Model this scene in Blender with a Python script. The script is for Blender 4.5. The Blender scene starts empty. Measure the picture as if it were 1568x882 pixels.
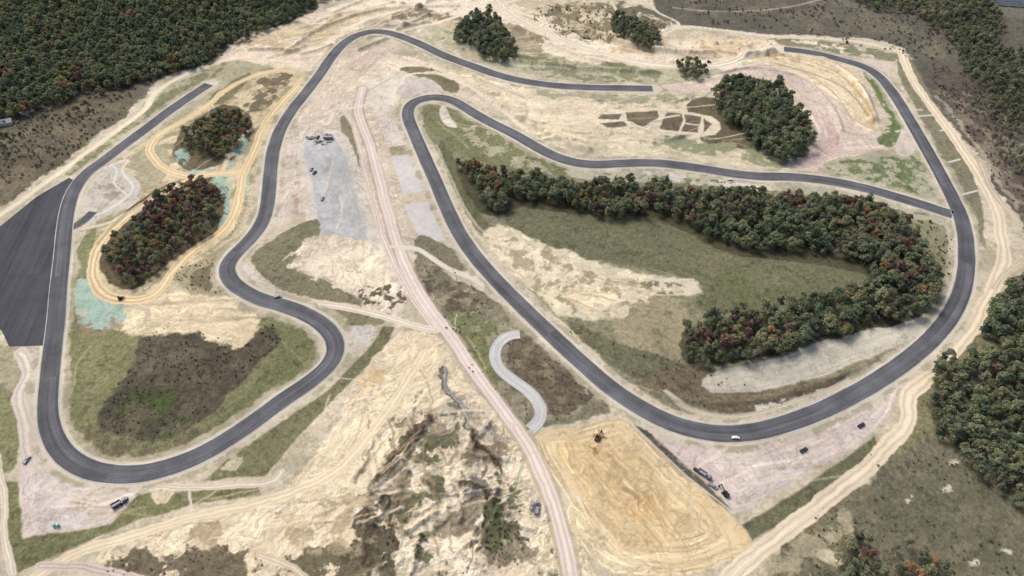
import bpy, math, random, time
import numpy as np
from mathutils import Vector, Matrix
T0=time.time()
random.seed(4); rng=np.random.default_rng(7)
scene=bpy.context.scene
CAMH=360.0; PITCH=math.radians(45); F=1045.0
sp,cp=math.sin(PITCH),math.cos(PITCH)
# projects image pixel coordinates through the camera model to world metres on the ground
def P(u,v,z=0.0):
    dx=(u-784)/F; dy=(v-441)/F
    t=(CAMH-z)/(sp+dy*cp)
    return (t*dx, t*(cp-dy*sp))
def PP(pts,z=0.0): return np.array([P(u,v,z) for u,v in pts],dtype=np.float64)
def catmull(p,closed,sub):
    n=len(p); out=[]
    rngi=range(n) if closed else range(n-1)
    for i in rngi:
        if closed: a,b,c,d=p[(i-1)%n],p[i],p[(i+1)%n],p[(i+2)%n]
        else: a,b,c,d=p[max(i-1,0)],p[i],p[i+1],p[min(i+2,n-1)]
        for k in range(sub):
            t=k/sub
            out.append(0.5*((2*b)+(c-a)*t+(2*a-5*b+4*c-d)*t*t+(-a+3*b-3*c+d)*t**3))
    if not closed: out.append(p[-1])
    return np.array(out)
def sstep(a,b,x):
    t=np.clip((x-a)/(b-a),0,1); return t*t*(3-2*t)
TAB=rng.random((256,256)).astype(np.float32)
def vn(x,y,s):
    x=x+s*17.31; y=y+s*9.77
    xi=np.floor(x).astype(np.int32); yi=np.floor(y).astype(np.int32)
    fx=(x-xi).astype(np.float32); fy=(y-yi).astype(np.float32)
    fx=fx*fx*(3-2*fx); fy=fy*fy*(3-2*fy)
    x0=xi&255;x1=(xi+1)&255;y0=yi&255;y1=(yi+1)&255
    a=TAB[x0,y0];b=TAB[x1,y0];c=TAB[x0,y1];d=TAB[x1,y1]
    return (a+(b-a)*fx)*(1-fy)+(c+(d-c)*fx)*fy
def fbm(x,y,sc,s=0,o=4,g=.55):
    r=0;a=1;t=0
    for k in range(o):
        ca,sa=math.cos(k*1.1),math.sin(k*1.1)
        r=r+a*vn((x*ca-y*sa)/sc,(x*sa+y*ca)/sc,s+k*3.1); t+=a; a*=g; sc*=0.48
    return (r/t)
# ---------------------------------------------------------------- ground grid
NR,NC=1000,1500
vs=np.linspace(-45,915,NR)
ys=np.array([P(784,v)[1] for v in vs])[::-1]
ys=np.concatenate([[-2500,-900,-300,-60,40,90],ys,[1080,1200,1400,1800,2600,4500,9000]]).astype(np.float32)
def hw(y): return np.maximum((y*cp+CAMH*sp)*784/F,150)
ss=np.linspace(-1.1,1.1,NC)
ss=np.concatenate([[-9,-5,-3,-2,-1.5,-1.25],ss,[1.25,1.5,2,3,5,9]]).astype(np.float32)
NR=len(ys);NC=len(ss)
Y=np.repeat(ys[:,None],NC,1); X=(hw(ys)[:,None]*ss[None,:]).astype(np.float32)
X=X.ravel();Y=Y.ravel().astype(np.float32); N=len(X)
C=np.empty((N,3),np.float32); V=np.ones(N,np.float32); HA=np.zeros(N,np.float32); ZB=np.zeros(N,np.float32)
PAV=np.zeros(N,np.float32)
W1x=fbm(X,Y,22,1)-.5; W1y=fbm(X,Y,22,2)-.5
W2x=fbm(X,Y,5,3,4,.65)-.5; W2y=fbm(X,Y,5,4,4,.65)-.5
WX=(W1x*2.0+W2x*1.1); WY=(W1y*2.0+W2y*1.1)
G1=fbm(X,Y,45,11,5); G2=fbm(X,Y,9,12,4,.65); G3=fbm(X,Y,2.2,13,3,.7)
GV=((G1-.5)*.32+(G2-.5)*.20+(G3-.5)*.18)
def rgb(c):
    c=np.array(c,np.float32)/255.; l=c@np.array([.3,.59,.11],np.float32)
    return l+(c-l)*np.float32(.97)
C[:]=rgb((116,110,96)); 
C*= (1+1.0*GV)[:,None]
def bsel(p,m):
    return np.nonzero((X>p[:,0].min()-m)&(X<p[:,0].max()+m)&(Y>p[:,1].min()-m)&(Y<p[:,1].max()+m))[0]
def segd(x,y,p,closed):
    n=len(p); d=np.full(len(x),1e12,np.float32); ins=np.zeros(len(x),bool)
    for i in range(n if closed else n-1):
        ax,ay=p[i];bx,by=p[(i+1)%n]
        ex,ey=bx-ax,by-ay; L=ex*ex+ey*ey+1e-9
        wx=x-np.float32(ax);wy=y-np.float32(ay)
        t=np.clip((wx*np.float32(ex)+wy*np.float32(ey))/np.float32(L),0,1)
        qx=wx-t*np.float32(ex);qy=wy-t*np.float32(ey)
        np.minimum(d,qx*qx+qy*qy,out=d)
        if closed and ay!=by:
            c=((ay>y)!=(by>y))&(x<(ex)*(y-ay)/(by-ay)+ax)
            ins^=c
    d=np.sqrt(d)
    return np.where(ins,d,-d) if closed else d
def blend(idx,m,col,veg,var,gr=None,h=None,pav=0):
    c=rgb(col)[None,:]*(1+var*GV[idx])[:,None]
    if gr is not None: c=c*(1+gr)[:,None]
    m_=m[:,None]
    C[idx]=C[idx]*(1-m_)+c*m_
    V[idx]=V[idx]*(1-m)+veg*m
    PAV[idx]=PAV[idx]*(1-m)+pav*m
    if h is not None: HA[idx]=HA[idx]*(1-m)+h*m
def A(pts,col,edge=.9,warp=4,a=1,veg=0,thr=None,ns=14,seed=0,var=.6,grain=0,ang=0,conc=0,sm=True,h=0.0,soft=.045,pav=0):
    p=PP(pts)
    if sm: p=catmull(p,True,3)
    idx=bsel(p,warp*1.5+edge+1)
    x=X[idx]+WX[idx]*warp; y=Y[idx]+WY[idx]*warp
    sd=segd(x,y,p,True)
    m=sstep(-edge,edge,sd)*a
    k=np.nonzero(m>0.003)[0]; idx=idx[k]; m=m[k]; sd=sd[k]
    if thr is not None:
        f=fbm(X[idx],Y[idx],ns,seed+21,5,.6)
        m=m*sstep(thr-soft,thr+soft,f+ (np.clip(sd,0,15)/15-.6)*.12)
    gr=None
    if grain:
        t=math.radians(ang); 
        if conc:
            al=(X[idx]+Y[idx])/50; ac=sd/1.3
        else:
            xx=X[idx]+W1x[idx]*25; yy=Y[idx]+W1y[idx]*25
            al=(xx*math.cos(t)+yy*math.sin(t))/26; ac=(-xx*math.sin(t)+yy*math.cos(t))/1.5
        gr=(.7*vn(al,ac,seed+5)+.7*vn(al*2.3,ac*2.4,seed+6)+.5*vn(al*.5,ac*.3,seed+8)-.95)*grain*.85*np.clip(G2[idx]*3-.7,0.15,1.3)
    blend(idx,m,col,veg,var,gr,h,pav)
LATE=[]
def S(pts,w,col,edge=.6,warp=1.5,a=1,veg=0,var=.4,ruts=.12,sm=True,h=0.0,z=0,late=None):
    if late is None and w>=4 and warp<=4 and ruts>0 and veg==0: late=True
    if late:
        LATE.append((pts,w,col,dict(edge=edge,warp=min(warp,1.6),a=a,veg=veg,var=.3,ruts=ruts,sm=sm,h=h,late=False))); return
    p=PP(pts)
    if sm: p=catmull(p,False,4)
    idx=bsel(p,w/2+warp*1.5+edge+1)
    x=X[idx]+WX[idx]*warp; y=Y[idx]+WY[idx]*warp
    d=segd(x,y,p,False)
    m=(1-sstep(w/2-edge,w/2+edge,d))*a
    k=np.nonzero(m>0.003)[0]; idx=idx[k]; m=m[k]; d=d[k]
    gr=-ruts*np.exp(-((d-w*.22)/(w*.08))**2)+ruts*.5*np.exp(-(d/(w*.1))**2)+ (vn((X[idx]+Y[idx])/35,d/1.1,7)-.5)*ruts
    blend(idx,m,col,veg,var,gr,h)
def BERM(pts,w,h,col=None,sub=4):
    p=catmull(PP(pts),False,sub); idx=bsel(p,w*2.5)
    d=segd(X[idx]+WX[idx]*1.5,Y[idx]+WY[idx]*1.5,p,False)
    ZB[idx]+=h*np.exp(-(d/w)**2)*(.6+.8*G2[idx])
def PILE(u,v,r,h,col=(214,196,164)):
    x,y=P(u,v); idx=bsel(np.array([[x,y]]),r*1.6)
    d=np.hypot(X[idx]-x+WX[idx]*1.2,(Y[idx]-y)+WY[idx]*1.2)
    ZB[idx]+=h*np.clip(1-d/r,0,1); blend(idx,sstep(r*1.1,r*.8,d)*.8,col,0,.7)
TAN=(232,217,193); TANY=(224,204,172); PNK=(213,199,187)
# outer scrub tints
A([(950,-45),(1100,-45),(1640,-45),(1700,420),(1560,330),(1500,240),(1450,180),(1410,110),(1380,70),(1180,50),(1040,35)],(108,102,90),veg=1,warp=8)
A([(1180,-45),(1640,-45),(1640,30),(1500,20),(1300,12)],(128,124,110),veg=1,warp=8,a=.7)
A([(1420,120),(1470,110),(1568,150),(1640,330),(1540,320),(1500,240)],(104,94,84),veg=1,warp=8,var=1)
A([(1430,140),(1500,150),(1600,250),(1600,340),(1540,320),(1490,240)],(144,132,114),veg=1,thr=.56,ns=12,warp=8,var=1,a=.8)
A([(1200,15),(1320,12),(1400,40),(1500,90),(1480,110),(1380,70),(1250,50)],(112,106,94),veg=1,warp=8)
A([(1040,-30),(1250,-10),(1450,60),(1460,110),(1380,70),(1050,20)],(130,121,102),veg=1,warp=8,thr=.55,ns=20,a=.8)
A([(-80,-45),(520,-45),(470,20),(340,75),(240,115),(130,140),(-60,190)],(92,94,72),veg=1,warp=8)
A([(-80,170),(60,165),(150,130),(215,125),(200,165),(130,225),(60,280),(-60,340)],(112,103,86),veg=1,warp=8)
A([(-80,170),(60,165),(150,130),(215,125),(200,165),(130,225),(60,280),(-60,340)],(134,123,100),veg=1,warp=8,thr=.54,ns=16,a=.8)
A([(1300,640),(1430,620),(1480,700),(1640,800),(1640,915),(1200,915),(1240,800),(1330,720)],(128,121,100),veg=1,warp=5,var=.9)
A([(1340,720),(1480,715),(1560,780),(1560,880),(1400,850),(1330,780)],(114,110,90),veg=1,warp=5,a=.7,thr=.48)
# site
SITE=[(-80,360),(0,318),(60,276),(130,223),(200,168),(240,125),(300,103),(345,80),(400,50),(480,18),(540,-20),(960,-20),(1000,20),(1040,38),(1180,52),(1300,58),(1378,72),(1410,125),(1458,195),(1510,250),(1530,300),(1568,345),(1575,400),(1530,450),(1512,505),(1460,570),(1405,620),(1398,660),(1345,715),(1270,785),(1200,840),(1110,930),(-80,930)]
A(SITE,(206,194,170),edge=1.5,warp=7,grain=.12,ang=20,var=.8)
A(SITE,(176,165,138),edge=1.5,warp=7,thr=.6,ns=18,var=.8,veg=.5,a=.45,seed=9)
# upper earthworks
A([(330,95),(400,52),(500,15),(600,-10),(760,-10),(870,20),(1000,60),(1180,60),(1300,75),(1180,90),(1000,110),(800,100),(700,70),(600,30),(540,40),(480,100),(380,105)],TAN,warp=9,edge=3,grain=.22,ang=-12)
A([(380,50),(470,40),(560,30),(540,60),(480,110),(400,95),(340,95)],(235,217,192),warp=7,edge=2,grain=.16)
A([(360,60),(560,10),(700,-10),(820,20),(1000,75),(1180,70),(1100,100),(900,95),(700,60),(560,40),(440,90)],(206,185,150),warp=9,thr=.54,ns=26,grain=.25,ang=-15,seed=12,a=.75)
A([(620,10),(700,8),(720,30),(700,40),(660,30),(600,30)],(140,128,106),thr=.5,ns=8,warp=8)
A([(770,0),(930,0),(1000,30),(1020,70),(900,60),(850,40)],(212,196,166),warp=8,grain=.28,ang=-25)
A([(820,10),(930,5),(950,60),(880,70),(830,45)],(142,131,106),thr=.5,ns=12,warp=8,veg=.6)
A([(930,0),(1010,20),(1025,45),(1000,60),(940,30)],(122,114,94),thr=.42,ns=14,warp=8,veg=.8)
A([(700,40),(800,40),(830,80),(790,95),(720,70)],(168,156,128),thr=.42,ns=12,warp=6,veg=.5)
A([(640,30),(720,60),(860,90),(1000,100),(1120,75),(1180,95),(1100,118),(1000,128),(860,122),(760,104),(690,78)],(190,184,154),warp=6,veg=.4,grain=.22,ang=-15)
A([(780,80),(860,90),(1010,110),(980,128),(860,122),(790,105)],(150,148,116),warp=6,veg=.8,thr=.5,ns=10)
A([(640,10),(760,-5),(900,60),(1000,85),(1130,90),(1120,105),(1000,100),(880,85),(780,40)],(236,221,197),thr=.45,ns=18,warp=8,grain=.22,ang=-20)
A([(1060,60),(1180,62),(1260,80),(1180,90),(1100,95)],(226,203,168),warp=6,thr=.42,ns=14)
S([(760,0),(800,30),(860,60),(930,85),(1010,100),(1100,100),(1160,80),(1220,80),(1300,100)],12,(236,222,199),warp=3,ruts=.14)
S([(640,45),(700,25),(760,8),(830,-10)],6,(234,220,196))
S([(540,40),(600,18),(700,2),(800,20),(850,45)],5,(240,226,202))
S([(935,0),(955,30),(1000,55),(1040,38),(1010,20),(985,0)],4,(222,210,188))
S([(1030,12),(1110,18),(1200,12),(1290,-10)],2.5,(176,166,148))
S([(1000,60),(1040,40),(1180,55),(1300,62),(1375,78)],6,(222,211,188))
A([(1000,132),(1080,120),(1130,100),(1200,98),(1260,125),(1300,165),(1335,195),(1380,215),(1370,235),(1300,240),(1240,262),(1195,262),(1215,240),(1245,225),(1245,190),(1215,160),(1160,135),(1090,142)],(218,200,184),warp=3,grain=.25,conc=1)
A([(1120,85),(1200,78),(1290,100),(1330,150),(1345,190),(1320,200),(1290,160),(1240,125),(1190,105)],(230,211,179),warp=4,grain=.3,conc=1)
A([(1130,80),(1200,74),(1280,92),(1325,130),(1340,185),(1330,195),(1315,150),(1270,110),(1190,90)],(206,183,144),warp=4,grain=.3,conc=1,thr=.43,ns=12)
A([(1240,150),(1280,190),(1290,225),(1230,258),(1215,245),(1258,215),(1255,190)],(214,190,180),warp=2,grain=.2,conc=1)
S([(1180,95),(1250,115),(1300,140),(1330,180)],2.2,(168,154,126),ruts=0,late=True)  # bank edges: shaded side painted into the soil as dark strokes, next two too
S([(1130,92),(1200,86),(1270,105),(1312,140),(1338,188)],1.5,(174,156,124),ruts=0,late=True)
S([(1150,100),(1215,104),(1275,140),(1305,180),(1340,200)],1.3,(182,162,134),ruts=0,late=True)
S([(1140,88),(1205,82),(1272,101),(1316,138),(1340,180)],1.5,(244,232,210),ruts=0,late=True)  # lit bank edge painted as a pale stroke beside the dark ones
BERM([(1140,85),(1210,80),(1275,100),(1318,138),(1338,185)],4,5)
BERM([(1100,112),(1160,104),(1230,122),(1272,165),(1290,200)],2.5,2.4)
BERM([(700,70),(780,92),(880,104),(990,112)],4,3.4)
BERM([(660,110),(760,160),(850,212),(900,230)],5,4.2)
BERM([(780,40),(850,72),(930,98),(1010,112)],3,3.2)
BERM([(860,30),(940,62),(1010,78),(1090,82)],4,4.5)
BERM([(440,80),(500,40),(590,14),(700,10)],3,3)
st_=random.getstate()
for k in range(40):
    u=random.choice([random.uniform(380,640),random.uniform(640,1180)]); v=random.uniform(10,85)
    if u<640: v=random.uniform(20,90)
    a=math.radians(random.uniform(-5,35) if u>640 else random.uniform(-40,0)); L=random.uniform(25,70)
    BERM([(u,v),(u+math.cos(a)*L*.5,v+math.sin(a)*L*.4+random.uniform(-3,3)),(u+math.cos(a)*L,v+math.sin(a)*L*.8)],random.uniform(1.8,3.5),random.uniform(1.2,3.4))
for k in range(16):
    u=random.uniform(780,1040); v=random.uniform(150,225)
    BERM([(u,v),(u+20,v+random.uniform(-3,6)),(u+42,v+random.uniform(-3,10))],random.uniform(1.5,2.6),random.uniform(.8,2.0))
random.setstate(st_)
for q in range(26):
    PILE(random.uniform(1030,1180),random.uniform(62,88),random.uniform(2.5,5),random.uniform(1.5,3.5),random.choice([(222,204,172),(200,182,150),(234,220,198)]))
for q in range(30):
    PILE(random.uniform(600,980),random.uniform(0,60),random.uniform(2,5),random.uniform(1.2,3),random.choice([(222,204,172),(190,172,142),(234,220,198)]))
A([(1320,108),(1345,120),(1372,160),(1385,205),(1365,225),(1345,215),(1362,185),(1345,150)],(122,134,92),warp=3,veg=1,thr=.38,ns=8)
S([(1325,118),(1352,150),(1370,190),(1350,220)],3.5,(104,126,80),veg=1,ruts=0,a=.8)
A([(1390,85),(1440,170),(1475,235),(1500,300),(1508,380),(1490,380),(1480,320),(1450,260),(1420,200),(1375,110)],(142,136,110),warp=2,veg=.8)
A([(1320,85),(1355,85),(1365,108),(1350,112),(1330,100)],PNK)
A([(1180,58),(1290,66),(1380,84),(1370,95),(1280,82),(1190,72)],(150,146,116),veg=1,thr=.4,ns=12)
A([(1260,250),(1370,225),(1400,235),(1430,280),(1445,315),(1380,300),(1290,275)],(186,181,154),warp=5,veg=.5)
A([(1270,250),(1380,235),(1420,260),(1440,310),(1380,300),(1290,275)],(126,136,98),thr=.53,ns=7,warp=5,veg=1)
A([(1390,180),(1402,225),(1385,240),(1370,228)],PNK,warp=2)
for (a0,b0,c0,d0) in ((1392,168,1412,168),(1405,178,1432,176),(1444,250,1470,244),(1466,300,1496,292),(1440,200,1462,196),(1484,380,1505,380),(1330,600,1345,612),(1362,600,1380,590)):
    S([(a0,b0),(c0,d0)],2.0,(222,217,208),warp=.2,sm=False,ruts=0,late=True)
# middle upper infield
A([(650,100),(760,118),(860,145),(1000,148),(1090,150),(1110,200),(1200,245),(1210,262),(1100,256),(960,240),(880,238),(830,215),(760,170),(690,125)],(216,204,174),warp=5,grain=.2,ang=-15)
A([(660,105),(760,125),(850,165),(900,220),(860,225),(800,190),(720,145)],(229,213,184),warp=5,grain=.3,ang=-32)
A([(700,100),(800,150),(900,160),(1080,150),(1080,165),(900,225),(840,215),(760,165)],(172,162,132),warp=5,thr=.57,ns=9,veg=.4,a=.6)
A([(760,125),(860,140),(990,146),(1090,140),(1080,152),(900,160),(840,150)],(168,166,138),warp=4,veg=.6,thr=.42)
A([(850,150),(920,160),(930,200),(860,215),(820,200)],(232,214,184),warp=7,a=.8,grain=.2)
S([(870,128),(930,133),(990,138)],5,(124,132,90),veg=1,ruts=0)
A([(1050,160),(1095,150),(1170,200),(1235,225),(1225,240),(1120,225),(1075,215)],(114,105,82),warp=4,veg=.9)
A([(915,172),(1000,165),(1090,178),(1095,205),(1000,208),(920,195)],(228,214,188),warp=2)
for q in ([(922,175),(952,174),(948,184),(916,182)],[(958,172),(1008,170),(1010,182),(985,194),(962,190)],[(1022,172),(1075,178),(1068,203),(1010,198)],[(920,188),(955,186),(962,194),(930,195)],[(1078,180),(1090,190),(1078,203)]):
    A(q,(124,111,92),warp=1.5,sm=False,edge=.8,veg=.8,var=1)
for q in ([(920,184),(955,184),(968,193)],[(1010,182),(1040,176)],[(1045,188),(1072,192)],[(1010,198),(1062,210),(1095,205)],[(1040,202),(1048,184),(1046,174)],[(960,186),(990,198),(1015,178)]):
    S(q,2.5,(228,216,192),sm=False,late=True)
A([(1020,206),(1100,212),(1200,240),(1190,258),(1090,238),(1000,225)],(160,162,128),warp=4,veg=.7,thr=.45,ns=10)
A([(640,75),(690,100),(700,88),(680,72)],(176,196,172),warp=3,thr=.45,ns=6)
# left strip
A([(100,262),(150,225),(215,175),(260,135),(345,95),(400,100),(440,115),(400,150),(330,150),(240,205),(200,230),(130,262)],(186,179,148),warp=4,veg=.6)
A([(100,262),(150,225),(215,175),(260,135),(345,95),(330,120),(240,180),(170,228),(118,265)],(148,145,110),warp=4,veg=.9,thr=.45,ns=12)
S([(-40,352),(0,330),(60,287),(130,235),(190,192),(225,165),(240,140),(290,112),(345,92)],6.5,(236,222,196))
A([(220,185),(245,150),(290,130),(330,115),(300,140),(250,172)],(142,138,106),warp=3,veg=.9)
A([(130,300),(180,240),(240,210),(300,170),(370,115),(450,105),(470,120),(440,170),(405,215),(395,290),(380,340),(340,390),(290,420),(240,460),(180,465),(140,440),(125,400),(150,350)],(214,197,163),warp=4,grain=.2,ang=50)
A([(130,300),(180,240),(240,210),(300,170),(370,115),(450,105),(440,170),(405,215),(395,290),(340,390),(290,420),(180,465),(125,400)],(158,146,112),warp=4,thr=.57,ns=11,veg=.6,a=.7)
A([(395,120),(445,112),(440,130),(400,170),(370,190),(380,150)],(128,116,92),thr=.45,ns=8,warp=5,veg=.7)
A([(320,150),(380,110),(375,130),(340,160)],(138,130,98),warp=4,veg=.9)
A([(118,320),(145,262),(170,245),(185,255),(215,280),(210,310),(170,330),(120,348)],(204,197,185),warp=3)
A([(150,285),(180,262),(195,285),(150,325)],(172,162,142),thr=.48,warp=4)
S([(160,258),(195,245),(188,262),(205,290),(165,322),(130,335)],2.2,(226,220,208),late=True,ruts=.05)
S([(168,250),(180,262),(176,280),(196,298)],1.2,(234,230,222),ruts=0,late=True)
A([(200,240),(245,222),(262,250),(240,285),(215,275)],(188,178,148),warp=3,veg=.5)
A([(265,235),(280,200),(345,160),(385,180),(378,220),(345,250),(290,262)],(114,103,80),warp=3,veg=1)
A([(160,430),(155,380),(185,335),(240,290),(310,268),(350,290),(345,340),(300,375),(250,410),(200,445)],(110,98,76),warp=3,veg=1)
for q in ([(350,222),(378,208),(372,240),(345,258)],[(270,262),(345,258),(355,266),(300,272),(270,268)],[(318,278),(352,270),(355,300),(350,345),(336,352),(344,310)],[(270,232),(285,228),(290,250),(272,255)],[(378,225),(386,260),(380,310),(372,300)]):
    A(q,(166,196,178),warp=4,thr=.38,ns=6,a=.9)
ORGR=(229,206,163)
S([(470,118),(430,158),(402,200),(386,240),(372,268),(368,300),(356,335),(330,362),(290,390),(262,420),(240,448),(205,460),(160,452),(142,425),(148,385),(175,350),(215,318),(262,288),(310,270),(372,262)],8.5,ORGR,warp=2,ruts=.12)
S([(300,272),(258,262),(236,244),(228,228),(245,205),(290,180),(320,160),(350,135),(400,112),(450,108)],8,ORGR,warp=2,ruts=.12)
S([(390,195),(365,215),(340,262)],4,(226,208,172))
S([(215,318),(170,340),(130,350),(118,352)],4,(214,203,178))
BERM([(150,372),(175,342),(215,310),(262,282)],2,1.2); BERM([(300,395),(340,368),(366,338),(378,300)],2,1.2)
A([(122,375),(148,348),(140,400),(132,430),(118,430)],(146,144,106),veg=.9,warp=2)
A([(270,420),(330,385),(380,350),(370,380),(340,400),(340,440),(350,465),(290,445)],(172,159,128),warp=3,veg=.6)
A([(290,425),(340,395),(335,430),(320,445)],(128,119,93),warp=4,veg=.9)
# left loop infield
A([(112,390),(122,420),(118,480),(190,498),(300,500),(420,478),(470,500),(492,535),(478,570),(400,628),(335,672),(255,705),(170,706),(122,690),(103,650),(98,590),(105,500)],(136,133,98),warp=2,veg=.9,var=.8,grain=.06)
A([(108,520),(150,500),(220,515),(200,570),(165,620),(150,655),(120,650),(103,610)],(138,136,96),warp=3,veg=1)
A([(108,520),(150,500),(220,515),(200,570),(165,620),(120,650)],(150,145,108),warp=3,veg=1,thr=.55,ns=12,a=.7)
A([(225,515),(290,508),(365,528),(410,498),(436,512),(428,530),(395,560),(355,600),(320,635),(255,668),(190,668),(150,652),(168,610),(195,565)],(100,92,76),warp=5,veg=1,var=1.3,edge=1.5)
A([(225,515),(290,508),(365,528),(410,498),(355,600),(255,668),(190,668),(150,652),(195,565)],(118,109,88),warp=5,veg=1,var=1.3,thr=.53,ns=10,a=.7)
A([(170,640),(200,590),(290,590),(300,620),(260,665),(190,665)],(88,98,60),thr=.5,ns=9,warp=6,veg=1,var=1.2)
A([(130,650),(200,668),(270,668),(340,630),(350,655),(250,700),(170,702),(130,685)],(120,112,86),warp=4,veg=1,thr=.45,ns=8)
A([(430,488),(465,500),(478,530),(450,580),(390,620),(340,645),(390,590),(425,540)],(124,124,86),warp=2,veg=1)
A([(180,475),(250,450),(300,448),(345,458),(392,480),(398,500),(372,528),(320,520),(290,508),(225,515),(180,500)],(232,213,177),warp=6,grain=.28,ang=0,edge=1.5)
A([(118,432),(135,432),(160,460),(190,472),(186,495),(150,500),(118,485)],(172,198,182),warp=4,thr=.33,ns=8)
A([(118,485),(150,480),(190,492),(170,512),(125,508)],(160,138,114),warp=6,thr=.5,ns=6,a=.8)
S([(150,440),(185,462),(225,478),(215,500)],3,(214,198,170))
S([(112,590),(118,560),(140,530)],1.2,(170,160,130),ruts=0)
# left outside
A([(-80,540),(30,535),(35,600),(30,690),(-80,740)],(178,171,142),warp=4,veg=.7)
A([(-80,570),(22,600),(28,650),(20,720),(-80,740)],(146,142,104),warp=4,veg=1)
S([(30,540),(45,570),(30,610),(40,660),(45,700)],9,(216,203,189))
A([(40,545),(70,545),(62,620),(70,680),(45,690)],(198,190,180),warp=3)
S([(-5,700),(5,760),(8,830),(20,880)],4,(220,208,188))
A([(35,690),(68,680),(100,722),(205,742),(205,765),(170,800),(110,812),(35,828),(30,760)],(213,198,188),warp=2,grain=.2,conc=1)
A([(60,730),(160,750),(150,800),(60,800)],(222,212,205),thr=.5,ns=12,warp=5)
A([(5,735),(28,740),(34,828),(170,802),(212,757),(395,744),(398,757),(300,768),(205,800),(110,838),(25,880),(5,850)],(131,129,92),warp=2,veg=1,sm=False,var=.8)
A([(232,750),(262,748),(258,765),(236,768)],(214,201,172),thr=.4,warp=3)
A([(310,736),(350,700),(430,648),(505,596),(565,535),(585,500),(604,500),(590,535),(520,602),(445,680),(405,728)],(132,128,96),warp=1.5,veg=1,sm=False,var=.8)
A([(310,710),(350,690),(372,700),(350,730),(320,735)],(200,189,162),warp=4,thr=.45)
S([(205,742),(300,746),(410,738),(430,722)],4,(224,210,190))
S([(285,735),(293,775)],1.5,(218,208,190),ruts=0,late=True)
# middle
A([(440,180),(500,150),(560,120),(600,100),(640,110),(600,170),(600,230),(640,380),(610,480),(560,475),(520,440),(480,350),(450,300),(430,250)],(217,203,184),warp=4,grain=.22,ang=75)
A([(500,160),(560,130),(600,170),(610,260),(640,380),(600,480),(540,440),(480,330)],(188,175,150),warp=3,thr=.58,ns=7,a=.5)
A([(500,120),(560,80),(660,95),(700,120),(760,170),(700,145),(620,110),(560,125),(520,150)],(228,212,187),warp=4,grain=.25,ang=-30)
A([(480,145),(510,110),(560,75),(600,72),(560,110),(520,150),(490,175)],(214,195,177),warp=3,grain=.2,ang=50)
A([(610,105),(650,102),(700,130),(690,142),(640,118)],(134,127,99),warp=4,veg=.8)
A([(560,130),(600,112),(620,135),(600,160),(570,165)],(228,217,201),warp=3)
A([(605,135),(650,118),(680,140),(620,148)],(206,195,186),warp=2)
S([(600,150),(615,120),(650,112),(700,128),(760,165),(800,195)],4,(236,222,197))
A([(520,180),(540,185),(556,240),(545,262),(528,225)],(150,139,112),warp=2,veg=.8)
A([(440,195),(468,190),(462,250),(452,320),(430,345),(425,300),(432,240)],(210,196,182),warp=2,grain=.2,ang=80)
A([(452,210),(464,205),(458,300),(466,330),(448,310)],(190,164,146),warp=3,thr=.48,ns=6)
A([(458,205),(520,200),(545,240),(560,290),(575,345),(575,385),(485,388),(474,330),(468,280),(455,240)],(214,205,191),warp=1.5)
A([(465,212),(512,208),(530,240),(545,290),(562,345),(562,372),(495,376),(486,330),(478,280),(466,240)],(188,188,187),warp=.4,edge=.6,sm=False,grain=.08,ang=80,var=.7,pav=1)
A([(485,225),(505,230),(540,360),(500,365)],(204,203,199),thr=.53,ns=8,warp=4,a=.7,pav=1)
A([(470,212),(505,212),(550,360),(500,368)],(164,165,164),thr=.58,ns=9,warp=4,a=.6,pav=1,seed=4)
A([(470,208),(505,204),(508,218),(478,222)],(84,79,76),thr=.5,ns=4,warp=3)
A([(580,180),(615,185),(622,225),(595,225)],(220,206,195),warp=1)
A([(596,236),(636,231),(660,300),(690,374),(645,380),(612,310)],(206,192,168),warp=1.2)
A([(598,240),(632,236),(652,292),(618,298)],(204,200,195),warp=.5,sm=False,pav=1)
A([(618,314),(655,308),(682,368),(648,376)],(209,204,199),warp=.5,sm=False,pav=1)
A([(595,225),(622,222),(630,235),(600,238)],(170,160,132),warp=.8,sm=False,veg=.8)
A([(385,392),(430,360),(485,335),(490,365),(465,385),(450,410),(520,440),(550,468),(480,458),(430,442),(400,420)],(138,132,105),warp=3,veg=1)
A([(455,385),(490,362),(560,372),(600,430),(590,470),(555,470),(535,435),(490,425)],(229,215,190),warp=5,grain=.3,ang=75,edge=1.5)
A([(440,395),(480,375),(560,380),(560,440),(480,430)],(234,221,198),thr=.5,ns=8,warp=6)
A([(545,445),(610,438),(620,475),(560,478)],(110,98,82),thr=.52,ns=5,warp=5,veg=.7)
A([(370,395),(400,430),(440,450),(440,462),(400,450),(375,440),(365,420)],(214,202,191),warp=1.5)
S([(510,172),(500,190),(490,185)],4,(230,218,200))
S([(555,135),(548,170),(566,220),(582,280),(598,340),(618,400),(650,460),(690,515),(735,580),(790,655)],12,(176,162,141),ruts=.1,warp=2.5,a=.7)
S([(790,655),(818,700),(838,745),(855,800),(868,850),(880,920)],12,(180,164,140),ruts=.1,warp=2.5,a=.7)
S([(520,165),(540,190),(556,250),(572,310),(588,370),(606,410),(640,465),(670,505)],5,(222,205,193),ruts=.14)
S([(580,235),(594,300),(612,370),(635,385)],4,(212,195,180),ruts=.14)
S([(555,135),(548,170),(566,220),(582,280),(598,340),(618,400),(650,460),(690,515),(735,580),(790,655)],8.2,(226,211,200),ruts=.09,warp=.8)
S([(790,655),(818,700),(838,745),(855,800),(868,850),(880,920)],8.2,(224,208,195),ruts=.09,warp=.8)
S([(497,175),(510,168),(535,165),(560,160)],4,(230,218,200))
A([(640,360),(690,380),(730,405),(690,415),(640,395)],(134,127,105),veg=1,warp=3)
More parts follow.
